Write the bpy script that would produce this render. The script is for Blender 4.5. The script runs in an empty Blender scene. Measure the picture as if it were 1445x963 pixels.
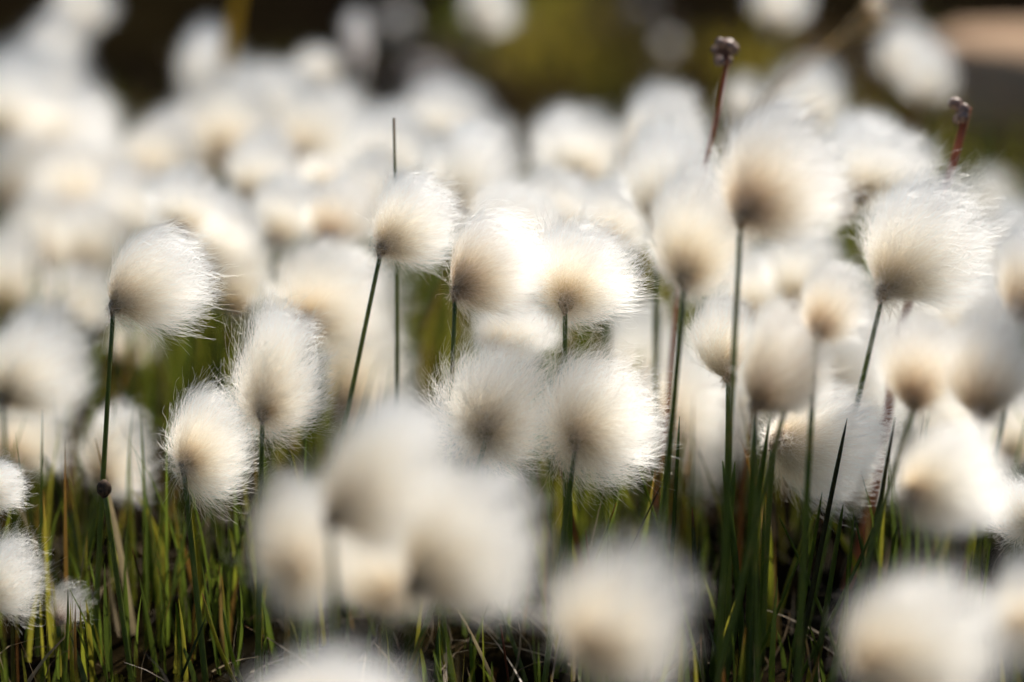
import bpy, bmesh, math, random
import numpy as np
from mathutils import Vector

C = bpy.context.scene
COL = C.collection
R = math.radians

# ---------------------------------------------------------------- camera
PITCH = R(13.97)
CAM = Vector((0, 0, .30))
cam = bpy.data.cameras.new('camera')
cam_o = bpy.data.objects.new('camera', cam)
COL.objects.link(cam_o)
C.camera = cam_o
cam.lens = 100
cam.sensor_width = 36
cam.clip_start = .01
cam.clip_end = 500
cam_o.location = CAM
cam_o.rotation_euler = (math.pi / 2 - PITCH, 0, 0)
cam.dof.use_dof = True
cam.dof.focus_distance = .83
cam.dof.aperture_fstop = 4.0

# ---------------------------------------------------------------- sky, sun, exposure
EL, AZ = R(47), R(25)
world = bpy.data.worlds.new('World')
C.world = world
world.use_nodes = True
wn = world.node_tree
sky = wn.nodes.new('ShaderNodeTexSky')
sky.sky_type = 'NISHITA'
sky.sun_disc = False
sky.sun_elevation = EL
sky.sun_rotation = AZ
wn.links.new(sky.outputs[0], wn.nodes['Background'].inputs[0])
wn.nodes['Background'].inputs[1].default_value = .06
sun = bpy.data.lights.new('sun', 'SUN')
sun.energy = 5
sun.angle = R(.5)
sun.color = (1, .93, .83)
sun_o = bpy.data.objects.new('sun', sun)
COL.objects.link(sun_o)
sun_o.location = (1, 2, 3)
sdir = Vector((math.sin(AZ) * math.cos(EL), math.cos(AZ) * math.cos(EL), math.sin(EL)))
sun_o.rotation_euler = sdir.to_track_quat('Z', 'Y').to_euler()
C.view_settings.view_transform = 'Standard'
C.view_settings.look = 'None'
C.view_settings.gamma = 1
C.view_settings.exposure = .38
C.cycles.max_bounces = 18
C.cycles.diffuse_bounces = 6
C.cycles.glossy_bounces = 18
C.cycles.adaptive_threshold = .035
C.cycles.transmission_bounces = 18
C.cycles.use_denoising = True

# ---------------------------------------------------------------- helpers
FPX = 1445 * 100 / 36
AX = Vector((1, 0, 0))
AF = Vector((0, math.cos(PITCH), -math.sin(PITCH)))
AU = Vector((0, math.sin(PITCH), math.cos(PITCH)))
MB = np.array([AX, AF, AU])                     # rows: right, forward, up


def at(px, py, d):
    """world point seen at photo pixel px, py at depth d"""
    return CAM + AX * ((px - 722.5) / FPX * d) + AU * (-(py - 481.5) / FPX * d) + AF * d


def gz(x, y):
    """height of the ground"""
    b = .006 * math.sin(9 * x + 1.3) * math.sin(7 * y + .4) + .003 * math.sin(23 * x + 2) * math.sin(19 * y)
    m = .035 * math.exp(-((x - .04) / .10) ** 2 - ((y - 1.95) / .25) ** 2)
    m += .03 * math.exp(-((x - .22) / .12) ** 2 - ((y - 1.75) / .2) ** 2)
    far = max(0, math.hypot(x, y) - 4)
    return b + m + .0006 * far * far if far < 60 else b + 2.1 + .01 * far


def tag(o, label, cat, group=None):
    o['label'] = label
    o['category'] = cat
    if group:
        o['group'] = group
    return o


def empty(name, loc):
    o = bpy.data.objects.new(name, None)
    o.location = loc
    o.empty_display_size = .01
    COL.objects.link(o)
    return o


def mesh_obj(name, V, F, mat, parent=None, smooth=True, attrs=None):
    me = bpy.data.meshes.new(name)
    me.from_pydata([tuple(v) for v in V], [], F)
    me.materials.append(mat)
    if smooth:
        me.polygons.foreach_set('use_smooth', [True] * len(me.polygons))
    for k, vals in (attrs or {}).items():
        if np.ndim(vals) == 2:
            a = me.attributes.new(k, 'FLOAT_COLOR', 'POINT')
            v4 = np.ones((len(V), 4), np.float32)
            v4[:, :3] = vals
            a.data.foreach_set('color', v4.ravel())
        else:
            a = me.attributes.new(k, 'FLOAT', 'POINT')
            a.data.foreach_set('value', np.asarray(vals, np.float32))
    me.update()
    o = bpy.data.objects.new(name, me)
    COL.objects.link(o)
    if parent:
        o.parent = parent
    return o


def fast_mesh(name, V, Q, mat, col=None):
    """quads from arrays"""
    me = bpy.data.meshes.new(name)
    me.vertices.add(len(V))
    me.vertices.foreach_set('co', np.asarray(V, np.float32).ravel())
    me.loops.add(Q.size)
    me.loops.foreach_set('vertex_index', Q.ravel().astype(np.int32))
    me.polygons.add(len(Q))
    me.polygons.foreach_set('loop_start', np.arange(0, Q.size, 4, dtype=np.int32))
    me.update(calc_edges=True)
    me.polygons.foreach_set('use_smooth', [True] * len(Q))
    if col is not None:
        a = me.attributes.new('tint', 'FLOAT_COLOR', 'POINT')
        v4 = np.ones((len(V), 4), np.float32)
        v4[:, :3] = col
        a.data.foreach_set('color', v4.ravel())
    me.materials.append(mat)
    o = bpy.data.objects.new(name, me)
    COL.objects.link(o)
    return o


def tube(path, radii, sides=7, cap=True):
    V, F = [], []
    n = len(path)
    for i, p in enumerate(path):
        a = path[max(0, i - 1)]
        b = path[min(n - 1, i + 1)]
        t = (Vector(b) - Vector(a)).normalized()
        u = t.cross(Vector((.3, .9, .1))).normalized()
        w = t.cross(u)
        for k in range(sides):
            an = 2 * math.pi * k / sides
            V.append(Vector(p) + (u * math.cos(an) + w * math.sin(an)) * radii[i])
    for i in range(n - 1):
        for k in range(sides):
            k2 = (k + 1) % sides
            F.append((i * sides + k, i * sides + k2, (i + 1) * sides + k2, (i + 1) * sides + k))
    if cap:
        F.append(tuple(range(sides - 1, -1, -1)))
        F.append(tuple((n - 1) * sides + k for k in range(sides)))
    return V, F


# ---------------------------------------------------------------- materials
def new_mat(name):
    m = bpy.data.materials.new(name)
    m.use_nodes = True
    m.node_tree.nodes.clear()
    return m, m.node_tree, m.node_tree.nodes.new


def ramp(N, stops):
    r = N('ShaderNodeValToRGB')
    e = r.color_ramp.elements
    e[0].position, e[0].color = stops[0][0], (*stops[0][1], 1)
    e[1].position, e[1].color = stops[-1][0], (*stops[-1][1], 1)
    for p, c in stops[1:-1]:
        x = e.new(p)
        x.color = (*c, 1)
    return r


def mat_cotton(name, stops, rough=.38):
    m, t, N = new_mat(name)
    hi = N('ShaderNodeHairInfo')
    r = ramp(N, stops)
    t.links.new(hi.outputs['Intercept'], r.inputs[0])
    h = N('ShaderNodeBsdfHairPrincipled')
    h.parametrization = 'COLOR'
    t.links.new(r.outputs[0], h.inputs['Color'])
    h.inputs['Roughness'].default_value = rough
    h.inputs['Radial Roughness'].default_value = .6
    h.inputs['Random Roughness'].default_value = .2
    o = N('ShaderNodeOutputMaterial')
    t.links.new(h.outputs[0], o.inputs[0])
    return m


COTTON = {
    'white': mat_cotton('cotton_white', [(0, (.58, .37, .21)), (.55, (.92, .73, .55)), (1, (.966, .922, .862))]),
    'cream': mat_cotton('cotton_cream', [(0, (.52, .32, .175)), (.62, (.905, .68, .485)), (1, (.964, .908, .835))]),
    'brown': mat_cotton('cotton_shaded_base', [(0, (.20, .12, .068)), (.55, (.72, .52, .35)), (1, (.955, .90, .825))]),  # brown roots deepened: front-facing shade of the base put into the hair colour
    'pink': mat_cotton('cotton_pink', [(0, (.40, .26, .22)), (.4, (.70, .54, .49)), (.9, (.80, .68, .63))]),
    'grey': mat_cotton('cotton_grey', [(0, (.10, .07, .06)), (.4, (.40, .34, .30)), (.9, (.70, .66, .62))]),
}


def mat_surface(name, stops, scale, rough=.7, trans=0, spec=.2, detail=4, attr=None, bump=0):
    m, t, N = new_mat(name)
    p = N('ShaderNodeBsdfPrincipled')
    p.inputs['Roughness'].default_value = rough
    p.inputs['Specular IOR Level'].default_value = spec
    tc = N('ShaderNodeTexCoord')
    ns = N('ShaderNodeTexNoise')
    ns.inputs['Scale'].default_value = scale
    ns.inputs['Detail'].default_value = detail
    t.links.new(tc.outputs['Object'], ns.inputs['Vector'])
    r = ramp(N, stops)
    t.links.new(ns.outputs['Fac'], r.inputs[0])
    col = r.outputs[0]
    if attr:
        a = N('ShaderNodeAttribute')
        a.attribute_name = attr
        mx = N('ShaderNodeMix')
        mx.data_type = 'RGBA'
        mx.blend_type = 'MULTIPLY'
        mx.inputs[0].default_value = 1
        t.links.new(col, mx.inputs[6])
        t.links.new(a.outputs['Color'], mx.inputs[7])
        col = mx.outputs[2]
    t.links.new(col, p.inputs['Base Color'])
    if bump:
        b = N('ShaderNodeBump')
        b.inputs['Strength'].default_value = bump
        b.inputs['Distance'].default_value = .002
        t.links.new(ns.outputs['Fac'], b.inputs['Height'])
        t.links.new(b.outputs[0], p.inputs['Normal'])
    o = N('ShaderNodeOutputMaterial')
    if trans:
        tr = N('ShaderNodeBsdfTranslucent')
        t.links.new(col, tr.inputs[0])
        ms = N('ShaderNodeMixShader')
        ms.inputs[0].default_value = trans
        t.links.new(p.outputs[0], ms.inputs[1])
        t.links.new(tr.outputs[0], ms.inputs[2])
        t.links.new(ms.outputs[0], o.inputs[0])
    else:
        t.links.new(p.outputs[0], o.inputs[0])
    return m


M_STEM = mat_surface('stem_green', [(.3, (.10, .145, .03)), (.55, (.15, .19, .04)), (.75, (.30, .24, .085))], 90, .38, .35, .5)
M_CORE = mat_surface('seed_brown', [(.3, (.22, .14, .08)), (.7, (.42, .28, .16))], 700, .8)
M_BLADE = mat_surface('grass_leaf', [(.3, (.8, .8, .8)), (.7, (1.15, 1.15, 1.15))], 160, .42, .5, .45, attr='tint')
M_HEATH = mat_surface('heath_leaf', [(.3, (.8, .8, .8)), (.7, (1.1, 1.1, 1.1))], 60, .7, .3, .2, attr='tint')
M_STALK = mat_surface('red_stalk', [(.3, (.36, .115, .05)), (.7, (.52, .21, .11))], 200, .5, .4, .4)
M_CAPSULE = mat_surface('seed_capsule', [(.3, (.17, .09, .06)), (.7, (.36, .22, .16))], 500, .45, 0, .6)
M_STRAW = mat_surface('dry_straw', [(.3, (.60, .44, .22)), (.7, (.85, .72, .46))], 120, .35, .6, .6)
M_ROCK = mat_surface('rock', [(.3, (.34, .215, .13)), (.6, (.48, .325, .205)), (.8, (.40, .285, .195))], 18, .9, 0, .15, 8, bump=.5)
M_PEB = mat_surface('pebble_grey', [(.3, (.40, .36, .34)), (.7, (.60, .55, .52))], 60, .8, 0, .2, bump=.4)

m, t, N = new_mat('ground_peat')
p = N('ShaderNodeBsdfDiffuse')
tc = N('ShaderNodeTexCoord')
n1 = N('ShaderNodeTexNoise')
n1.inputs['Scale'].default_value = 45
n1.inputs['Detail'].default_value = 8
n2 = N('ShaderNodeTexNoise')
n2.inputs['Scale'].default_value = 4.5
n2.inputs['Detail'].default_value = 3
t.links.new(tc.outputs['Object'], n1.inputs['Vector'])
t.links.new(tc.outputs['Object'], n2.inputs['Vector'])
r1 = ramp(N, [(.3, (.002, .0016, .0012)), (.55, (.0045, .0032, .002)), (.75, (.016, .011, .007))])
r2 = ramp(N, [(.3, (.004, .003, .0014)), (.55, (.010, .0075, .003)), (.75, (.028, .019, .007))])
t.links.new(n1.outputs['Fac'], r1.inputs[0])
t.links.new(n1.outputs['Fac'], r2.inputs[0])
rm = ramp(N, [(.45, (0, 0, 0)), (.6, (1, 1, 1))])
t.links.new(n2.outputs['Fac'], rm.inputs[0])
mx = N('ShaderNodeMix')
mx.data_type = 'RGBA'
t.links.new(rm.outputs[0], mx.inputs[0])
t.links.new(r1.outputs[0], mx.inputs[6])
t.links.new(r2.outputs[0], mx.inputs[7])
t.links.new(mx.outputs[2], p.inputs['Color'])
o = N('ShaderNodeOutputMaterial')
t.links.new(p.outputs[0], o.inputs[0])
M_GROUND = m

# ---------------------------------------------------------------- ground
k = np.arange(-70, 71)
gx = np.sinh(k / 70 * 6.2) * (120 / math.sinh(6.2))
gx = np.where(np.abs(k) < 45, k * .022, np.sign(k) * (.99 + (np.abs(k) - 45) ** 3.0 * .0075))
gyv = np.concatenate([np.arange(-.6, 3.2, .025), 3.2 + np.arange(1, 24) ** 3.0 * .0097])
gyv = np.concatenate([-.6 - (np.arange(24, 0, -1)) ** 3.0 * .0085, gyv])
V = [(x, y, gz(x, y)) for y in gyv for x in gx]
nx = len(gx)
F = [(j * nx + i, j * nx + i + 1, (j + 1) * nx + i + 1, (j + 1) * nx + i) for j in range(len(gyv) - 1) for i in range(nx - 1)]
g = mesh_obj('ground', V, F, M_GROUND)
g['kind'] = 'structure'

# ---------------------------------------------------------------- grass blades (array builder)
GREENS = np.array([(.075, .105, .014), (.10, .135, .016), (.17, .185, .018), (.23, .21, .025), (.052, .075, .012)])
DRY = np.array([(.20, .11, .025), (.24, .16, .05), (.16, .07, .02), (.30, .24, .14)])


def blades(name, x, y, h, w, rng, mat, dry=.18, lean=.25, palette=GREENS, drypal=DRY, tipdry=.3, cols=None):
    n, P = len(x), 6
    tt = np.linspace(0, 1, P)
    az = rng.random(n) * 2 * math.pi
    ln = np.abs(rng.normal(size=n)) * lean
    bend = rng.normal(size=n) * lean * .8
    z0 = np.array([gz(a, b) for a, b in zip(x, y)])
    hor = ln[:, None] * tt + bend[:, None] * tt ** 2.2
    px = x[:, None] + np.cos(az)[:, None] * hor * h[:, None]
    py = y[:, None] + np.sin(az)[:, None] * hor * h[:, None]
    pz = z0[:, None] - .004 + h[:, None] * tt * (1 - .18 * np.abs(hor))
    sa = rng.random(n) * math.pi
    sx, sy = np.cos(sa), np.sin(sa)
    hw = w[:, None] * .5 * np.clip(1 - tt ** 3, .06, 1)
    A = np.stack([px - sx[:, None] * hw, py - sy[:, None] * hw, pz], -1)
    B = np.stack([px - sy[:, None] * hw * .35, py + sx[:, None] * hw * .35, pz], -1)
    D = np.stack([px + sx[:, None] * hw, py + sy[:, None] * hw, pz], -1)
    V = np.stack([A, B, D], 2).reshape(-1, 3)
    base = (np.arange(n)[:, None] * P + np.arange(P - 1)).reshape(-1) * 3
    Q = np.concatenate([np.stack([base, base + 1, base + 4, base + 3], 1), np.stack([base + 1, base + 2, base + 5, base + 4], 1)])
    c = palette[rng.integers(0, len(palette), n)] * rng.uniform(.7, 1.7, (n, 1))
    d = rng.random(n) < dry
    c[d] = drypal[rng.integers(0, len(drypal), d.sum())] * rng.uniform(.7, 1.2, (d.sum(), 1))
    if cols is not None:
        c = cols * rng.uniform(.6, 1.4, (n, 1))
    c = np.repeat(c[:, None], P, 1)
    td = rng.random(n) < tipdry
    tip = np.array((.22, .10, .025))
    f = (np.clip((tt - .72) / .28, 0, 1)[None] * td[:, None])[..., None]
    c = c * (1 - f) + tip * f
    c = np.repeat(c.reshape(-1, 3), 3, 0)
    return fast_mesh(name, V, Q, mat, c)


rng = np.random.default_rng(11)
# short grass over the meadow: one mass nobody could count
cx = rng.uniform(-.55, .55, 680)
cy = rng.uniform(.45, 1.5, 680)
n = 11000
ci = rng.integers(0, 680, n)
x = cx[ci] + rng.normal(size=n) * .014
y = cy[ci] + rng.normal(size=n) * .014
h = rng.uniform(.022, .08, n) * np.where(y < .81, .55, np.where(y > .9, 1.12, 1))
o = blades('short_grass', x, y, h, rng.uniform(.0008, .0023, n), rng, M_BLADE, .15, .17, tipdry=.2)
o['kind'] = 'stuff'
tag(o, 'short green grass and dry blades growing under the cotton heads', 'grass')
# dry litter lying on the ground
n = 4200
x = rng.uniform(-.5, .5, n)
y = rng.uniform(.6, 1.4, n)
o = blades('dry_litter', x, y, rng.uniform(.012, .03, n), rng.uniform(.0006, .0015, n), rng, M_BLADE, 1, 1.3, GREENS,
           np.array([(.30, .24, .16), (.22, .17, .11), (.14, .10, .06)]))
o['kind'] = 'stuff'
tag(o, 'pale dead grass litter lying on the dark soil', 'litter')
# low heath and moss on the ground behind
HEATH = np.array([(.16, .15, .02), (.26, .20, .03), (.13, .14, .015), (.22, .14, .03), (.09, .075, .02)])


def on_ground(px, py):
    """where the line of sight through a photo pixel meets level ground"""
    r = at(px, py, 1) - CAM
    return CAM + r * (CAM.z - .02) / -r.z


CLUMP = [(.13, .115, .022), (.40, .32, .045), (.20, .26, .025), (.09, .06, .022), (.075, .06, .05)]
xs, ys, cs = [], [], []
for px, py, rr, k_, c in [(770, 105, .035, 240, 1), (705, 55, .03, 200, 2), (850, 120, .04, 220, 0), (775, 205, .03, 200, 0), (720, 150, .03, 200, 3), (640, 95, .04, 130, 4),
                          (790, 60, .025, 160, 1), (880, 90, .03, 120, 4), (1185, 205, .03, 190, 1), (1170, 110, .03, 90, 3), (1335, 35, .035, 120, 0), (1420, 285, .025, 110, 0),
                          (1060, 120, .022, 120, 1), (1240, 190, .03, 90, 3), (960, 130, .03, 90, 3), (128, 125, .025, 45, 0), (350, 80, .03, 60, 0), (560, 110, .04, 70, 4),
                          (1400, 210, .04, 60, 4), (1130, 40, .03, 90, 3), (1280, 160, .03, 60, 4)]:
    q = on_ground(px, py)
    xs.append(q.x + rng.normal(size=k_) * rr * .7)
    ys.append(q.y + rng.normal(size=k_) * rr * 1.5)
    cs.append(np.tile(CLUMP[c], (k_, 1)))
x, y = np.concatenate(xs), np.concatenate(ys)
o = blades('low_heath', x, y, rng.uniform(.010, .034, len(x)), rng.uniform(.002, .006, len(x)), rng, M_HEATH, .15, .5, HEATH,
           np.array([(.10, .05, .02), (.2, .13, .04)]), cols=np.concatenate(cs))
o['kind'] = 'stuff'
tag(o, 'blurred olive and yellow moss and heath on the bank behind', 'moss')


# ---------------------------------------------------------------- cotton grass
def hair_points(rng, N, P, rad, boff, core, point, wind, fringe, sweep=(.5, 0, .15), sw=.55):
    """hairs leave the core in all directions, turn over just under the outline and are combed along it"""
    rad = np.array(rad)
    base = np.array(boff)
    s = float(np.mean(rad)) / .0165
    d = rng.normal(size=(N, 3))
    d /= np.linalg.norm(d, axis=1)[:, None]
    if point is not None and point[3] > .18:         # more hairs run up into the tip
        pd = np.array(point[:3], float)
        pd /= np.linalg.norm(pd)
        up = rng.random(N) < .22
        d = np.where(up[:, None], d * .42 + pd, d)
        d /= np.linalg.norm(d, axis=1)[:, None]
    nc = 150
    cd = rng.normal(size=(nc, 3))
    cd /= np.linalg.norm(cd, axis=1)[:, None]
    ci = np.argmax(d @ cd.T, axis=1)               # neighbouring hairs hold together in wisps
    mean = -base / (np.linalg.norm(base) + 1e-6)
    S = mean * .8 + np.array(sweep)
    S /= np.linalg.norm(S)
    ph = rng.random(6) * 6

    wdir = rng.normal(size=(4, 3)) + S * .6
    wdir /= np.linalg.norm(wdir, axis=1)[:, None]
    wamp = rng.uniform(-.10, .20, 4)

    def outline(v):
        x = np.ones(len(v))
        if point is not None:
            pd = np.array(point[:3], float)
            pd /= np.linalg.norm(pd)
            x += point[3] * np.clip(v @ pd, 0, 1) ** 4
        for wd, wa in zip(wdir, wamp):
            x += wa * np.clip(v @ wd, 0, 1) ** 12
        x *= 1 + .085 * np.sin(3.2 * v[:, 0] + ph[0]) * np.sin(4 * v[:, 1] + ph[1]) + .06 * np.sin(4.2 * v[:, 2] + ph[2] + 3 * v[:, 0])
        x *= 1 - .20 * np.clip(v @ (base / rad), 0, 1) ** 1.5
        return x
    amt = sw * rng.uniform(.5, 1.5, N)
    if point is not None and point[3] > .18:
        amt = np.where(up, amt * .15, amt)
    d2 = d + S * amt[:, None] + (cd[ci] - d) * .35 + rng.normal(size=(N, 3)) * .10
    d2 /= np.linalg.norm(d2, axis=1)[:, None]
    cl = rng.uniform(.94, 1.05, nc)[ci]
    ln = (1 - .30 * rng.beta(1.0, 3.0, size=N)) * cl
    stray = rng.random(N) < .09 + .05 * fringe
    ln = np.where(stray, ln * (1 + .15 * rng.random(N) * fringe), ln)
    depth = rng.uniform(.62, .96, N)
    q = d * rad * (outline(d) * depth)[:, None]
    e = d2 * rad * (outline(d2) * ln)[:, None]
    sh = rng.random(N) < .09                        # short hairs round the seeds
    sl = rng.uniform(.22, .42, N)[:, None]
    q = np.where(sh[:, None], base + d * rad * sl * .6, q)
    e = np.where(sh[:, None], base + (d * 1.1 + S * .2) * rad * sl, e)
    od = rng.normal(size=(N, 3))
    od /= np.linalg.norm(od, axis=1)[:, None]
    v = q - base
    L = np.linalg.norm(v, axis=1)[:, None]
    out = v / np.maximum(L, 1e-6) + od * .4
    out /= np.linalg.norm(out, axis=1)[:, None]
    p0 = base + out * core
    c1 = p0 + (q - p0) * .45 + od * L * .10
    c2 = q + (q - p0) * .12
    t = np.linspace(0, 1, P)[None, :, None]
    pts = (1 - t) ** 3 * p0[:, None] + 3 * t * (1 - t) ** 2 * c1[:, None] + 3 * t * t * (1 - t) * c2[:, None] + t ** 3 * e[:, None]
    fr = np.cumsum(rng.normal(size=(N, P, 3)) * .00045 * s, axis=1) * t
    tip = rng.normal(size=(N, 1, 3)) * .0012 * s * fringe * t ** 3
    tip = tip + (rng.normal(size=(nc, 3)) * .0012 * s)[ci][:, None] * t ** 2.2
    ca, cb = rng.normal(size=(2, N, 1, 3))
    fq = rng.uniform(4, 10, (N, 1, 1))
    tip = tip + (ca * np.sin(fq * t) + cb * np.cos(fq * t)) * .0005 * s * fringe * np.where(stray, 2.6, 1.1)[:, None, None] * t ** 2
    return pts + fr + tip + np.array(wind)[None, None] * t ** 2.3


def add_hairs(name, pts, width, mat, parent):
    N, P, _ = pts.shape
    hc = bpy.data.hair_curves.new(name)
    hc.add_curves([P] * N)
    hc.attributes['position'].data.foreach_set('vector', np.ascontiguousarray(pts, np.float32).ravel())
    ra = hc.attributes.get('radius') or hc.attributes.new('radius', 'FLOAT', 'POINT')
    tt = np.linspace(0, 1, P)
    ra.data.foreach_set('value', np.tile(width * .5 * (1 - .6 * tt ** 2), N).astype(np.float32))
    hc.materials.append(mat)
    o = bpy.data.objects.new(name, hc)
    COL.objects.link(o)
    o.parent = parent
    return o


def bumpy_core(name, centre, r, axis, rng, parent):
    bm = bmesh.new()
    bmesh.ops.create_icosphere(bm, subdivisions=3, radius=1)
    ph = rng.random(3) * 6
    ax = axis.normalized()
    for v in bm.verts:
        c = v.co.copy()
        k = 1 + .10 * math.sin(11 * c.x + ph[0]) * math.sin(11 * c.y + ph[1]) * math.cos(11 * c.z + ph[2])
        a = c.dot(ax)
        q = c * r * k + ax * a * r * .25
        if a < -.3:                               # draws in to the stem
            q += ax * (a + .3) * r * .7
            rad = q - ax * q.dot(ax)
            q -= rad * min(.75, (-a - .3) * 1.2)
        v.co = centre + q
    me = bpy.data.meshes.new(name)
    bm.to_mesh(me)
    bm.free()
    me.polygons.foreach_set('use_smooth', [True] * len(me.polygons))
    me.materials.append(M_CORE)
    o = bpy.data.objects.new(name, me)
    COL.objects.link(o)
    o.parent = parent
    return o


def stem_path(p0, d0, foot, n=9):
    """bends from direction d0 under the head to the foot"""
    L = (foot - p0).length
    c = p0 + d0.normalized() * L * .5
    return [(1 - s) ** 2 * p0 + 2 * s * (1 - s) * c + s * s * foot for s in [i / (n - 1) for i in range(n)]]


count = 0


def cotton(cx, cy, w, h, bx, by, d, label, kind='cream', stem=None, point=None, wind=(.0015, 0, -.0005), n=None, fringe=1.0, front=.5, group=None):
    """cx, cy, w, h: the tuft as it shows in the photo; bx, by: where the stem joins it; stem: a photo pixel the stem passes"""
    global count
    count += 1
    rng = np.random.default_rng(100 + count)
    if point is None:
        point = (rng.normal() * .5 + .2, rng.normal() * .4, 1, rng.uniform(0, .2))
    k = d / FPX
    blur = 155 * abs(1 - .83 / d)
    big = 1.03 if blur < 9 else (1.13 if d < .83 else (1.2 if d < 1.05 else 1.26))
    cx, cy = bx + (cx - bx) * big, by + (cy - by) * big
    rx, rz = w * k / 2 * big, h * k / 2 * big
    ry = (rx + rz) / 2
    ox, oz = (bx - cx) * k, -(by - cy) * k
    rho = min(1, math.hypot(ox / rx, oz / rz))
    oy = -ry * front * .42 * math.sqrt(max(.05, 1 - rho * rho))
    boff = np.array((ox, oy, oz))
    centre = at(cx, cy, d)
    base = centre + Vector(boff @ MB)
    # the stem foot
    if stem:
        q = at(stem[0], stem[1], d)
        v = q - base
        v.y = 0.0
        v = v.normalized()
        if v.z > -.3:
            v = Vector((v.x, 0, -1)).normalized()
        dist = (base.z + .005) / -v.z
        foot = base + v * dist + Vector((0, rng.normal() * .004, 0))
        d0 = v
    else:
        foot = Vector((base.x + rng.normal() * .006 - .004, base.y + rng.normal() * .006, 0))
        d0 = Vector((rng.normal() * .05, rng.normal() * .04, -1))
    foot.z = gz(foot.x, foot.y) - .004
    root = empty('cotton_grass', foot)
    root['kind'] = 'thing'
    tag(root, label, 'cotton grass', group or 'cotton grass plants in seed')
    axis = Vector((-boff) @ MB).normalized() * .6 + Vector((0, 0, .6))
    cr = .0023 * min(1.15, max(.5, ry / .0165))
    bumpy_core('seed_core', base - foot, cr, axis, rng, root)
    if n is None:
        n = 6800 if blur < 9 else (5000 if blur < 20 else 3200)
    n = int(n * (.72 if blur < 9 else .6) * min(1.25, max(.45, (ry / .0165) ** 1.2)))
    P = 10 if blur < 9 else 7
    wid = .00007 if blur < 9 else (.0001 if blur < 20 else .00014)
    pts = hair_points(rng, n, P, (rx, ry, rz), boff, cr * .92, point, wind, fringe)
    pts = pts.reshape(-1, 3) @ MB + np.array(centre - foot)
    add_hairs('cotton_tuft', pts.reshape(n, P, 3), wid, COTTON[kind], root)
    p0 = base - axis.normalized() * cr * .9
    path = [q - foot for q in stem_path(p0, d0, foot)]
    r0 = .00085 * rng.uniform(.85, 1.15)
    V, F = tube(path, [r0 * (.85 + .4 * i / 8) for i in range(9)])
    mesh_obj('stem', V, F, M_STEM, root)
    return root


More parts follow.
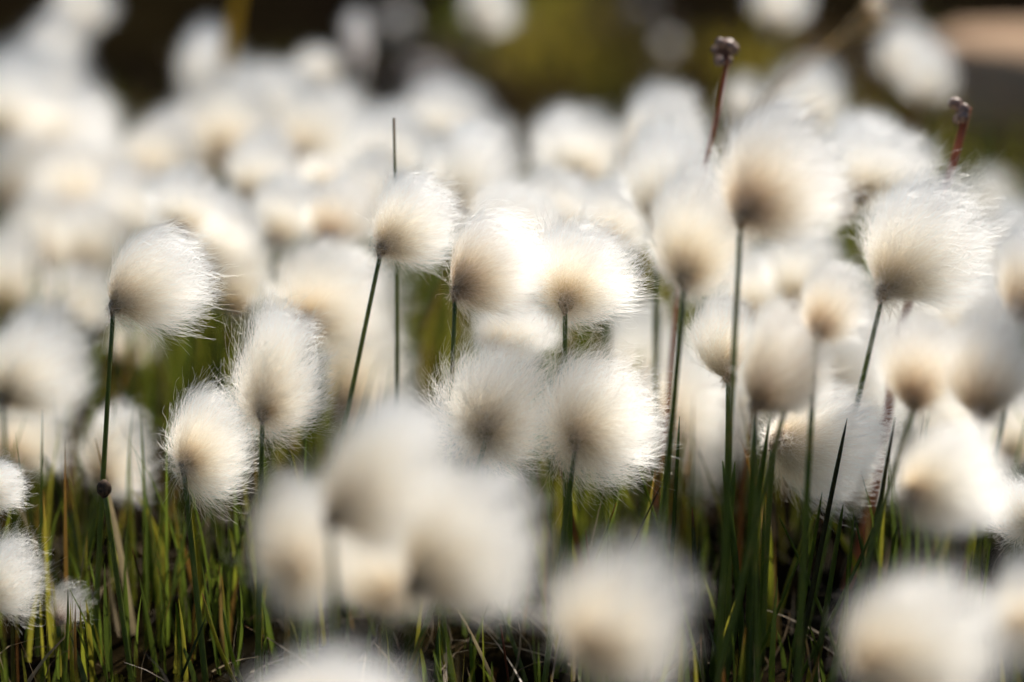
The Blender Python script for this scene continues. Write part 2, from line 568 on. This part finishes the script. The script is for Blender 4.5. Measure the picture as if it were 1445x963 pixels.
W = 'white'
HEADS = [
    # cx, cy, w, h, bx, by, d, label, options
    # --- the sharp ones in the plane of focus
    (208, 395, 146, 146, 166, 432, .83, 'sharp white tuft blown to the right on a tall green stem, left of the photo', dict(stem=(148, 620), wind=(.004, 0, -.001), front=.8, fringe=1.4)),
    (383, 548, 140, 165, 374, 582, .82, 'sharp teardrop tuft with a pointed tip and curly tan middle', dict(stem=(368, 720), point=(.14, 0, 1, .5), front=.9, fringe=1.3)),
    (287, 632, 124, 165, 266, 655, .832, 'sharp round tuft leaning against the pointed teardrop tuft, low on the left', dict(stem=(276, 800), front=.9)),
    (578, 314, 132, 142, 541, 352, .85, 'sharp tuft on a slanting stem under the bare upright blade', dict(stem=(490, 590), front=1.2)),
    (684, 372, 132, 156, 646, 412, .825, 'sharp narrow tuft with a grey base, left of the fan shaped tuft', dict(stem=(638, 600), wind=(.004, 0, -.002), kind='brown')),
    (812, 388, 165, 160, 798, 428, .835, 'sharp fan shaped tuft with a dark star at its base, above the pair', dict(stem=(799, 600), front=1.4, fringe=1.4)),
    (688, 582, 165, 184, 688, 604, .825, 'left tuft of the sharp touching pair, with a wide frizzy white fringe', dict(stem=(640, 760), front=.9, fringe=1.7)),
    (832, 590, 172, 200, 814, 618, .822, 'right tuft of the sharp touching pair, on a thick dark green stem', dict(stem=(792, 790), front=.85, fringe=1.4, wind=(.003, 0, -.002))),
    (1296, 348, 190, 190, 1244, 412, .86, 'largest sharp white tuft at upper right with a serrated edge', dict(stem=(1212, 570), fringe=1.4, front=1.4)),
    (1152, 628, 182, 168, 1094, 620, .85, 'tan tuft with dark spreading star behind the green blades at right', dict(stem=(1085, 800), front=1.5, fringe=1.2)),
    (1016, 478, 108, 116, 1027, 532, .85, 'small pale tuft behind the stems right of the middle', dict(stem=(1030, 720))),
    (-4, 686, 66, 74, -26, 700, .83, 'frizzy white tuft cut by the left edge, upper of two', dict(kind=W, fringe=1.8)),
    (6, 816, 88, 122, -18, 842, .82, 'frizzy white tuft cut by the left edge, lower of two', dict(kind=W, fringe=1.8)),
    (93, 852, 60, 66, 84, 878, .845, 'small withered grey tuft low among the grass at left', dict(kind='grey', stem=(85, 950), n=2500)),
    (1432, 722, 84, 104, 1458, 735, .82, 'frizzy white tuft at the right edge behind a blurred pale one', dict(kind=W, fringe=1.8)),
    # --- slightly behind
    (156, 650, 92, 118, 142, 672, .91, 'softly blurred tuft with an orange glow behind the tall stem at left', dict(kind='cream')),
    (42, 524, 128, 146, 10, 562, .93, 'bright blurred tuft near the left edge above a greyer one', dict(kind=W)),
    (28, 622, 112, 104, 20, 650, .95, 'greyish blurred tuft near the left edge under a brighter one', {}),
    (960, 596, 136, 186, 930, 600, .94, 'blurred white and tan tuft right of the sharp pair', dict(stem=(945, 800))),
    (1198, 532, 130, 150, 1160, 560, .93, 'bright sunlit tuft between the brown based tufts at right', dict(kind=W)),
    (1126, 386, 104, 116, 1120, 430, .96, 'white tuft filling the gap under the tall grey based tuft', dict(kind=W)),
    (932, 262, 112, 140, 926, 318, .92, 'white streaky tuft behind the tan tuft, upper right of the middle', dict(kind=W, fringe=1.6)),
    (1336, 446, 160, 150, 1330, 500, 1.0, 'pinkish white blurred tuft under the large serrated one', dict(kind=W)),
    (1206, 250, 130, 116, 1190, 300, 1.0, 'white blurred tuft on the ridge left of the serrated one', dict(kind=W)),
    (1222, 236, 150, 92, 1215, 276, .95, 'wide white tuft filling the ridge between the peaked and the serrated ones', dict(kind=W)),
    (1412, 376, 100, 112, 1410, 420, 1.1, 'blurred tuft between the serrated tuft and the right edge', dict(kind=W)),
    (456, 428, 176, 150, 436, 452, .95, 'wide blurred tan tuft behind the pointed teardrop tuft', dict(stem=(430, 600))),
    (506, 530, 108, 168, 482, 578, .96, 'tall blurred tuft hanging below the wide tan one', dict(stem=(480, 700))),
    (326, 396, 98, 104, 332, 440, 1.0, 'blurred tan tuft right of the sharp wind blown one', {}),
    (256, 296, 104, 92, 262, 330, .98, 'bright blurred tuft just above the sharp wind blown one', dict(kind=W)),
    (306, 336, 100, 100, 306, 376, 1.0, 'white blurred tuft touching the tan one right of the wind blown tuft', dict(kind=W)),
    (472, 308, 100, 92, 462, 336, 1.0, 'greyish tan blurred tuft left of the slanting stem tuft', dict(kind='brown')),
    (522, 278, 80, 104, 515, 318, 1.02, 'narrow blurred tuft tucked behind the slanting stem tuft', {}),
    (398, 304, 96, 90, 392, 340, 1.03, 'pale grey blurred tuft in the middle of the left crowd', dict(kind=W)),
    (650, 256, 126, 122, 640, 300, .97, 'bright blurred tuft right of the bare upright blade', dict(kind=W, stem=(585, 500))),
    (720, 318, 118, 104, 715, 350, .93, 'pale tuft between the narrow grey based and fan shaped ones', dict(kind=W, fringe=1.4)),
    (786, 296, 120, 92, 780, 330, 1.0, 'blurred white tuft rising behind the fan shaped one', dict(kind=W)),
    (866, 312, 92, 100, 860, 345, .96, 'blurred white tuft at the right shoulder of the fan shaped one', dict(kind=W)),
    (902, 512, 96, 140, 900, 560, 1.0, 'faint pale tuft hidden behind the right tuft of the sharp pair', dict(kind=W)),
    (716, 470, 110, 84, 706, 490, .9, 'pale tuft showing in the gap above the sharp touching pair', dict(kind=W, fringe=1.5)),
    (1336, 590, 110, 110, 1336, 630, .95, 'pale tuft glimpsed between the two brown based tufts at far right', dict(kind=W)),
    (1215, 660, 100, 120, 1200, 700, .93, 'pale tuft right of the tan star tuft, behind the blades', dict(kind=W)),
    (1064, 412, 100, 108, 1060, 448, .98, 'pale tuft filling the gap between the two tall near stems', dict(kind=W)),
    (1128, 496, 112, 104, 1124, 534, 1.0, 'pale tuft behind the touching brown based pair', dict(kind=W)),
    (1426, 606, 104, 118, 1424, 646, .95, 'pale tuft at the right edge above the frizzy one', dict(kind=W)),
    (1262, 470, 104, 110, 1258, 508, 1.0, 'pale tuft behind the very dark based one at right', dict(kind=W)),
    (1046, 560, 96, 130, 1042, 606, .98, 'pale tuft low behind the dark blade thicket', dict(kind=W)),
    (60, 130, 104, 100, 56, 166, 1.3, 'pale far tuft between the two white ones at the left edge', dict(kind=W)),
    (180, 300, 100, 100, 176, 336, 1.15, 'pale blurred tuft rising behind the sharp wind blown one', dict(kind=W)),
    (258, 210, 90, 90, 254, 244, 1.25, 'pale blurred tuft right of the low one beside the dark gap', dict(kind=W)),
    # --- further behind
    (320, 186, 110, 136, 318, 224, 1.2, 'blurred tuft with a brown spot below its middle, upper left', {}),
    (446, 198, 120, 130, 416, 226, 1.16, 'large blurred white tuft with tan left side below the narrow pinkish one', {}),
    (452, 258, 72, 70, 456, 262, 1.1, 'small orange tinted blurred tuft under the large white one', {}),
    (220, 226, 96, 90, 205, 264, 1.2, 'low blurred tuft beside the dark gap at upper left', {}),
    (380, 150, 100, 94, 384, 190, 1.28, 'pale blurred tuft peeking between the two upper left tufts', dict(kind=W)),
    (362, 246, 90, 90, 352, 280, 1.1, 'pale blurred tuft below the brown spotted one', dict(kind=W)),
    (542, 220, 108, 104, 536, 262, 1.12, 'blurred white tuft just left of the bare upright blade', dict(kind=W)),
    (618, 176, 108, 92, 612, 216, 1.25, 'blurred white tuft behind and right of the bare blade', dict(kind=W)),
    (694, 226, 60, 84, 690, 262, 1.3, 'greyish blurred tuft at the edge of the mossy gap', dict(kind='grey')),
    (810, 222, 112, 108, 822, 256, 1.08, 'blurred white tuft right of the mossy gap', dict(kind=W)),
    (924, 202, 108, 120, 888, 236, 1.08, 'pointed blurred white tuft second right of the mossy gap', dict(kind=W, point=(0, 0, 1, .15))),
    (16, 156, 104, 122, 10, 200, 1.22, 'blurred white tuft at the left edge below the dark corner', dict(kind=W)),
    (96, 196, 110, 112, 66, 210, 1.22, 'sloping blurred white tuft beside the dark corner at left', dict(kind=W)),
    (108, 268, 116, 110, 104, 300, 1.18, 'blurred cream tuft below the sloping one at left', {}),
    (22, 258, 104, 110, 10, 290, 1.2, 'blurred tuft with a brown smudge at the left edge', {}),
    (64, 346, 112, 112, 60, 380, 1.15, 'greyish blurred tuft low in the left crowd', {}),
    (128, 350, 90, 104, 122, 384, 1.13, 'blurred cream tuft just left of the sharp wind blown one', {}),
    (14, 404, 92, 112, 10, 440, 1.12, 'blurred cream tuft at the left edge above the bright one', {}),
    (96, 428, 106, 84, 90, 455, 1.1, 'wide low blurred tuft above the grass at far left', {}),
    (184, 488, 60, 58, 180, 510, 1.1, 'small faint tuft behind the tall stem below the wind blown tuft', {}),
    # --- scattered far ones
    (74, 70, 74, 72, 70, 100, 1.38, 'lower of two dim tufts against the dark corner, top left', dict(kind=W)),
    (112, 14, 72, 62, 110, 40, 1.42, 'upper of two dim tufts against the dark corner, top left', dict(kind=W)),
    (292, 106, 72, 104, 296, 140, 1.34, 'egg shaped dim tuft alone against the dark background', dict(kind=W)),
    (446, 106, 60, 54, 460, 118, 1.38, 'small dim tuft with a dark spot beside the narrow pinkish one', {}),
    (502, 64, 26, 74, 504, 98, 1.42, 'narrow pinkish far tuft against the dark background, left of the middle', dict(kind='pink', point=(0, 0, 1, 0))),
    (684, 14, 62, 72, 676, 40, 1.42, 'bright far tuft cut by the top edge, middle', dict(kind=W)),
    (1096, 10, 70, 60, 1090, 36, 1.45, 'dim far tuft at the top edge right of the red capsule cluster', dict(kind=W)),
    (1276, 84, 72, 72, 1270, 110, 1.42, 'left half of the far double tuft beside the pinkish rock', dict(kind=W)),
    (1306, 116, 62, 64, 1306, 140, 1.38, 'right half of the far double tuft beside the pinkish rock', dict(kind=W)),
    (1138, 150, 84, 96, 1146, 180, 1.3, 'far tuft above the ridge below the straw spikelet', dict(kind=W)),
    (1046, 146, 50, 56, 1046, 170, 1.38, 'small far tuft right of the red capsule stalk', dict(kind=W)),
    (1396, 292, 70, 80, 1390, 320, 1.35, 'dim far tuft below the short thick red stalk', dict(kind=W)),
    (940, 62, 22, 22, 940, 68, 1.8, 'tiny dim round spot of a far tuft, top right of the middle', dict(kind='grey', n=1500)),
    (560, 24, 26, 26, 560, 32, 1.85, 'dim round far tuft at the top edge left of the bright cut one', dict(kind='grey', n=1500)),
    (1258, 14, 26, 26, 1258, 22, 1.8, 'dim round far tuft at the top edge above the double tuft', dict(kind='grey', n=1500)),
    (604, 112, 24, 22, 604, 120, 1.75, 'dim round far tuft low in the brown gap left of the moss', dict(kind='grey', n=1500)),
    # --- nearer than the focus
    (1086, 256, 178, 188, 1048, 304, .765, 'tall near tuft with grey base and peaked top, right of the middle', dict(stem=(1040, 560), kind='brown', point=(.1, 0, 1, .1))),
    (976, 342, 138, 186, 966, 392, .78, 'tan near tuft left of the tall peaked one', dict(stem=(942, 720))),
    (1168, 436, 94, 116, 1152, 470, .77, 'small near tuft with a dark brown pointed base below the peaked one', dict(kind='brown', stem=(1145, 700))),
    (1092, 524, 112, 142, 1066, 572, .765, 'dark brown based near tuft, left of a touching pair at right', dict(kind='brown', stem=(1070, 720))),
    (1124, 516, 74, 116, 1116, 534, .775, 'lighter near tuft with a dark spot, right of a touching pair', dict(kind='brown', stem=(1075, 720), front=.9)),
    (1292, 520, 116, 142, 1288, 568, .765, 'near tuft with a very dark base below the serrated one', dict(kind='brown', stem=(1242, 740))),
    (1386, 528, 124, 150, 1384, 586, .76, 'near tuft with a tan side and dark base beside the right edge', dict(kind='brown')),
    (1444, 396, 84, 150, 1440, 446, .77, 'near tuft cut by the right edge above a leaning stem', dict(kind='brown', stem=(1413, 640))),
    (1328, 680, 152, 164, 1284, 696, .715, 'very blurred near tuft with white lower side at right', dict(kind='cream', front=.8)),
    # --- the foreground
    (528, 688, 186, 190, 470, 732, .665, 'very blurred foreground tuft with a peaked top, tallest of its cluster', dict(front=-.6, point=(.35, 0, 1, .22))),
    (648, 776, 182, 210, 585, 826, .66, 'very blurred foreground tuft at the right of its cluster', dict(front=-.6, point=(.35, 0, 1, .12))),
    (418, 776, 132, 206, 412, 806, .69, 'very blurred foreground tuft at the left of its cluster', dict(front=-.6)),
    (538, 812, 160, 140, 545, 846, .69, 'low tan foreground tuft in the middle of its cluster', dict(front=-.6)),
    (858, 882, 192, 200, 838, 920, .655, 'very blurred foreground tuft right of the big cluster at the bottom', dict(front=-.4, point=(.6, 0, .8, .12))),
    (450, 1000, 220, 150, 445, 1010, .57, 'very blurred foreground tuft cut by the bottom edge at left', dict(kind=W)),
    (1280, 912, 226, 196, 1236, 950, .655, 'very blurred foreground tuft near the bottom right corner', dict(front=-.4)),
    (1446, 872, 110, 160, 1436, 890, .66, 'very blurred foreground tuft cut by the bottom right edge', {}),
]
for a in HEADS:
    cotton(*a[:8], **a[8])
print('cotton heads', count)


# ---------------------------------------------------------------- distinct grass blades
def blade(tip, foot, d, w, label, tint=(.05, .08, .014), tipc=None, bow=0.0, blunt=.08, name='grass_blade', cat='grass blade', group='separate grass blades', mat=None):
    """w in photo pixels"""
    a = at(*tip, d)
    q = at(*foot, d)
    v = q - a
    v.y = 0
    L = max(1.0, (a.z + .004) / max(1e-4, -v.z))
    b = a + v * L
    b.z = gz(b.x, b.y) - .004
    rng = np.random.default_rng(int(abs(tip[0] * 31 + tip[1] * 7 + foot[0])) + 5)
    P = 18
    V, F, cols = [], [], []
    hw = w * d / FPX / 2
    sa = rng.normal() * .4
    sd = Vector((math.cos(sa), math.sin(sa), 0))
    nd = Vector((-sd.y, sd.x, 0))
    side = Vector((1, 0, 0))
    yo = rng.normal() * .006
    for i in range(P):
        s = i / (P - 1)
        p_ = b.lerp(a, s) - b + side * (bow * d / FPX * math.sin(math.pi * s)) + Vector((0, yo * math.sin(math.pi * s * .8), 0))
        k = hw * max(blunt, (1 - s ** 16) * (1 - .3 * s))
        V += [p_ - sd * k, p_ + nd * k * .45, p_ + sd * k, p_ - nd * k * .2]
        f = max(0, (s - .9) / .1)
        c = np.array(tint) * rng.uniform(.92, 1.08)
        if tipc is not None:
            c = c * (1 - f) + np.array(tipc) * f
        cols += [c] * 4
    for i in range(P - 1):
        for k in range(4):
            F.append((i * 4 + k, i * 4 + (k + 1) % 4, i * 4 + 4 + (k + 1) % 4, i * 4 + 4 + k))
    F.append((P * 4 - 4, P * 4 - 3, P * 4 - 2, P * 4 - 1))
    o = mesh_obj(name, V, F, mat or M_BLADE, None, True, {'tint': np.array(cols)})
    o.location = b
    o['kind'] = 'thing'
    return tag(o, label, cat, group)


DK, MD, LT, YL = (.085, .125, .02), (.12, .17, .02), (.19, .24, .028), (.26, .25, .03)
RD, ST = (.24, .07, .02), (.34, .26, .15)
BL = [
    ((556, 166), (552, 420), .86, 8, 'bare upright green blade with a reddish tip standing above the white tufts', (.15, .18, .04), (.25, .14, .05), 7),
    ((338, -30), (312, 100), 1.2, 30, 'blurred olive blade at the top edge against the dark background', (.50, .36, .05), None, 0),
    ((1072, 0), (985, 210), 1.25, 22, 'blurred olive blade slanting behind the red capsule cluster', (.40, .33, .05), None, 4),
    ((1152, 50), (1030, 240), 1.2, 14, 'blurred orange brown blade slanting down from the straw spikelet', (.42, .22, .07), None, 8),
    ((930, 428), (926, 520), .95, 12, 'blurred short green blade between the fan shaped and tan tufts', MD, None, 0),
    ((958, 584), (950, 770), .83, 7, 'thin dark blade beside the stem right of the sharp pair', DK, None, 0),
    ((901, 664), (936, 780), .83, 5, 'light green blade leaning left below the right tuft of the pair', LT, None, 3),
    ((937, 678), (892, 790), .832, 4, 'thin dark blade with a bud crossing a light green one', (.05, .04, .015), None, -3),
    ((976, 712), (1000, 940), .83, 9, 'dark curved blade with a brown tip left of the blade thicket', (.04, .05, .015), RD, -5),
    ((1018, 644), (1052, 950), .825, 12, 'broad dark blade leaning left at the start of the blade thicket', DK, None, 4),
    ((1036, 648), (1012, 950), .83, 12, 'dark blade leaning right from the left side of the thicket', DK, None, 0),
    ((1068, 600), (1066, 950), .80, 13, 'tall straight dark blade under the dark based touching pair', DK, None, 0),
    ((1088, 590), (1034, 950), .80, 11, 'long blade slanting down left under the dark based touching pair', DK, None, 5),
    ((1077, 700), (1072, 950), .84, 6, 'short mid green blade in the middle of the thicket', MD, None, 0),
    ((1098, 728), (1170, 900), .835, 6, 'green blade leaning left across the gap in the thicket', MD, None, 6),
    ((1136, 760), (1075, 930), .835, 6, 'brown tipped blade slanting left below the tan star tuft', MD, RD, -4),
    ((1162, 700), (1128, 900), .835, 7, 'curved green blade right of the brown tipped slanting one', MD, None, 6),
    ((1196, 592), (1168, 760), .82, 9, 'stiff dark blade with tan edge over the tan star tuft', (.05, .05, .02), None, 0),
    ((1203, 720), (1186, 900), .84, 6, 'thin green blade under the tan star tuft at right', MD, None, 3),
    ((1190, 712), (1160, 940), .83, 10, 'broad dark green blade just right of the tall thin stem', DK, None, 0),
    ((1204, 722), (1230, 860), .84, 6, 'dark blade leaning left near the pale tuft behind', DK, None, 4),
    ((1240, 730), (1172, 880), .835, 7, 'long blade slanting down left beside the blurred pale tuft', DK, None, 4),
    ((1264, 590), (1240, 760), .80, 8, 'stiff blade with tan edge under the very dark based tuft', (.05, .05, .02), None, 0),
    ((1199, 788), (1201, 860), .83, 6, 'short bright light green blade low in the thicket', LT, None, 0),
    ((1215, 745), (1222, 880), .845, 6, 'mid green blade with orange tip low at right', MD, (.3, .12, .02), 2),
    ((1268, 745), (1256, 860), .85, 7, 'dark upright blade at the left foot of the blurred pale tuft', DK, None, 0),
    ((1336, 770), (1340, 860), .84, 8, 'dark blade right of the foreground tuft at bottom right', DK, None, 0),
    ((1400, 770), (1394, 860), .84, 5, 'light green upright blade near the right edge', LT, None, 0),
    ((1364, 790), (1356, 860), .845, 12, 'rusty brown leaf among the blades near the right edge', (.20, .09, .03), None, 0),
    ((870, 708), (850, 770), .83, 7, 'light green blade with an orange tip under the sharp pair', LT, (.4, .16, .03), 0),
    ((858, 690), (858, 775), .83, 6, 'upright light green blade beside the orange tipped one', LT, None, 0),
    ((826, 745), (832, 800), .835, 5, 'short rusty blade beside the thick dark stem of the pair', (.22, .09, .03), None, 0),
    ((806, 690), (803, 790), .835, 9, 'bright green blade running along the thick stem of the pair', MD, None, 0),
    ((287, 832), (328, 960), .83, 7, 'green blade with a long red tip at lower left', YL, (.28, .09, .03), -2),
    ((317, 852), (343, 960), .83, 7, 'bright green blade right of the red tipped one', LT, None, -3),
    ((292, 866), (250, 965), .83, 6, 'dull green blade slanting down left beside the red tipped one', (.06, .085, .03), None, 0),
    ((246, 855), (250, 960), .84, 7, 'upright green blade below the round tuft at lower left', MD, None, 0),
    ((52, 652), (98, 800), .92, 16, 'blurred dark blade leaning left behind the small withered tuft', DK, None, -4),
    ((162, 525), (182, 600), .95, 9, 'blurred short dark blade right of the tall stem at left', DK, None, 0),
    ((208, 700), (216, 900), .90, 15, 'blurred broad green blade left of the round tuft stem', MD, None, 0),
    ((268, 715), (276, 900), .86, 8, 'yellow green blade running beside the round tuft stem', YL, None, 0),
    ((185, 775), (212, 930), .85, 5, 'thin brown blade behind the small withered tuft', (.08, .06, .02), RD, 0),
    ((680, 815), (738, 970), .83, 8, 'dark blade leaning left below the foreground cluster', DK, None, 3),
    ((706, 880), (718, 970), .83, 4, 'thin red blade below the foreground cluster', (.18, .06, .03), None, 0),
    ((664, 890), (668, 970), .83, 8, 'upright mid green blade below the foreground cluster', MD, None, 0),
    ((620, 880), (616, 970), .83, 12, 'broad dark upright blade below the foreground cluster', DK, None, 0),
    ((636, 905), (650, 975), .835, 6, 'yellow green blade among those below the foreground cluster', YL, None, 0),
    ((574, 480), (560, 620), 1.0, 16, 'blurred bright green blade behind the slanting stem', LT, None, 0),
    ((17, 880), (14, 965), .83, 7, 'tan edged green blade in the bottom left corner', (.12, .11, .03), None, 0),
    ((1128, 870), (1138, 930), .83, 5, 'pale bent straw lying in the thicket', ST, None, 8),
]
for tip, foot, d, w, lab, tint, tc_, bow in BL:
    blade(tip, foot, d, w, lab, tint, tc_, bow, .5 if w in (8, 30) and foot[1] < 450 else .1)


# ---------------------------------------------------------------- red stalks with seed capsules
def ball(bm, c, r, rng, sub=2):
    res = bmesh.ops.create_icosphere(bm, subdivisions=sub, radius=1)
    ax = Vector(rng.normal(size=3)).normalized()
    for v in res['verts']:
        q = v.co.copy()
        v.co = c + q * r + ax * q.dot(ax) * r * .25


def stalk(head, low, d, rad, ncap, cr, label):
    rng = np.random.default_rng(int(head[0]))
    a = at(*head, d)
    q = at(*low, d)
    v = q - a
    v.y = 0
    b = a + v * ((a.z + .004) / -v.z)
    b.z = gz(b.x, b.y) - .004
    root = empty('seed_stalk', b)
    tag(root, label, 'seed stalk', 'reddish seed stalks')
    path = [b.lerp(a, i / 9) - b + Vector((.002 * math.sin(i * .9), 0, 0)) for i in range(10)]
    V, F = tube(path, [rad * (1.3 - .4 * i / 9) for i in range(10)])
    mesh_obj('stalk', V, F, M_STALK, root)
    for k in range(ncap):
        bm = bmesh.new()
        off = Vector(rng.normal(size=3)).normalized() * cr * 1.9
        off.z = off.z * .25 + cr * (3.4 * k / max(1, ncap - 1) - 2.6)
        ball(bm, a - b + off, cr * rng.uniform(.85, 1.15), rng)
        # short stalklet
        me = bpy.data.meshes.new('capsule')
        bm.to_mesh(me)
        bm.free()
        me.polygons.foreach_set('use_smooth', [True] * len(me.polygons))
        me.materials.append(M_CAPSULE)
        o = bpy.data.objects.new('capsule', me)
        COL.objects.link(o)
        o.parent = root


stalk((1021, 66), (1003, 200), .89, .0008, 14, .0017, 'thin red stalk topped by a cluster of round brown capsules')
stalk((1357, 152), (1336, 262), .875, .0014, 6, .0018, 'thick short red stalk ending in dark capsules before the pinkish rock')


# dry grass spikelet
def spikelet():
    d = 1.12
    a, low = at(1192, 48, d), at(1080, 190, d)
    v = low - a
    v.y = 0
    b = a + v * ((a.z + .004) / -v.z)
    b.z = gz(b.x, b.y) - .004
    root = empty('dry_grass', b)
    root['kind'] = 'thing'
    tag(root, 'dry straw coloured grass spikelet glinting at upper right', 'dry grass')
    path = [b.lerp(a, i / 9) - b + Vector((0, 0, .012 * math.sin(math.pi * i / 9))) for i in range(10)]
    V, F = tube(path, [.0012 - .00006 * i for i in range(10)])
    mesh_obj('stalk', V, F, M_STRAW, root)
    rng = np.random.default_rng(5)
    dirv = (a - b).normalized()
    V, F = [], []
    for i in range(16):
        s = i / 15
        c = a - b + dirv * (.012 * (s - .3))
        sp = Vector(rng.normal(size=3)) * .5 + dirv * 1.6 + Vector((.5, 0, -.3))
        sp.normalize()
        u = sp.cross(Vector((0, 0, 1))).normalized()
        w = sp.cross(u)
        k = len(V)
        V += [c, c + sp * .006 + u * .0024, c + sp * .015, c + sp * .006 - u * .0024, c + sp * .006 + w * .0015, c + sp * .006 - w * .0015]
        F += [(k, k + 1, k + 4), (k, k + 4, k + 3), (k + 2, k + 4, k + 1), (k + 2, k + 3, k + 4), (k, k + 5, k + 1), (k, k + 3, k + 5), (k + 2, k + 1, k + 5), (k + 2, k + 5, k + 3)]
    mesh_obj('seed_head', V, F, M_STRAW, root)


spikelet()


# withered bud on a stem at lower left
def bud():
    d = .832
    a, low = at(147, 690, d), at(168, 900, d)
    v = low - a
    v.y = 0
    b = a + v * ((a.z + .004) / -v.z)
    b.z = gz(b.x, b.y) - .004
    root = empty('withered_cotton_grass', b)
    root['kind'] = 'thing'
    tag(root, 'withered dark brown bud on a bent stalk before the tall stem at left', 'withered plant')
    path = [b.lerp(a, i / 9) - b for i in range(10)]
    V, F = tube(path, [.0008] * 10)
    mesh_obj('stem', V, F, M_STEM, root)
    rng = np.random.default_rng(4)
    c_ = bumpy_core('seed_core', a - b, .0022, Vector((0, 0, 1)), rng, root)
    c_.data.materials[0] = mat_surface('withered_bud', [(.35, (.035, .022, .015)), (.7, (.15, .095, .06))], 900, .8)


bud()


# ---------------------------------------------------------------- rock and stones behind
def stone(name, px, py, d, size, label, cat, mat, seed, group=None):
    rng = np.random.default_rng(seed)
    c = at(px, py, d)
    g_ = Vector((c.x, c.y, gz(c.x, c.y)))
    bm = bmesh.new()
    bmesh.ops.create_icosphere(bm, subdivisions=4, radius=1)
    ph = rng.random(6) * 6
    for v in bm.verts:
        q = v.co.copy()
        k = 1 + .12 * math.sin(2.3 * q.x + ph[0]) * math.sin(2.6 * q.y + ph[1]) + .06 * math.sin(6 * q.x + ph[2]) * math.sin(6 * q.z + ph[3]) + .03 * math.sin(13 * q.y + ph[4]) * math.sin(12 * q.x + ph[5])
        z = q.z * k
        z = max(-.6, min(z, .62 + .1 * z))       # flat top and bottom
        v.co = Vector((q.x * k * size[0], q.y * k * size[1], z * size[2] / .66))
    me = bpy.data.meshes.new(name)
    bm.to_mesh(me)
    bm.free()
    me.polygons.foreach_set('use_smooth', [True] * len(me.polygons))
    me.materials.append(mat)
    o = bpy.data.objects.new(name, me)
    COL.objects.link(o)
    o.location = g_ + Vector((0, 0, size[2] * .8))
    return tag(o, label, cat, group)


stone('rock', 1484, 268, 1.70, (.10, .075, .030), 'flat pinkish tan rock lying at the right edge behind the tufts', 'rock', M_ROCK, 3)
stone('pebble', 1262, 30, 2.1, (.009, .009, .007), 'dim round grey stone at the top edge left of the rock', 'stone', M_PEB, 4, 'grey stones behind')
stone('pebble', 560, 40, 2.1, (.011, .009, .008), 'dim grey stone at the top left of the mossy patch', 'stone', M_PEB, 5, 'grey stones behind')
stone('pebble', 600, 115, 1.85, (.014, .011, .008), 'dim grey stone just above the tufts left of the mossy patch', 'stone', M_PEB, 6, 'grey stones behind')
stone('pebble', 900, 20, 2.2, (.012, .01, .008), 'dim grey stone at the top edge right of the mossy patch', 'stone', M_PEB, 7, 'grey stones behind')
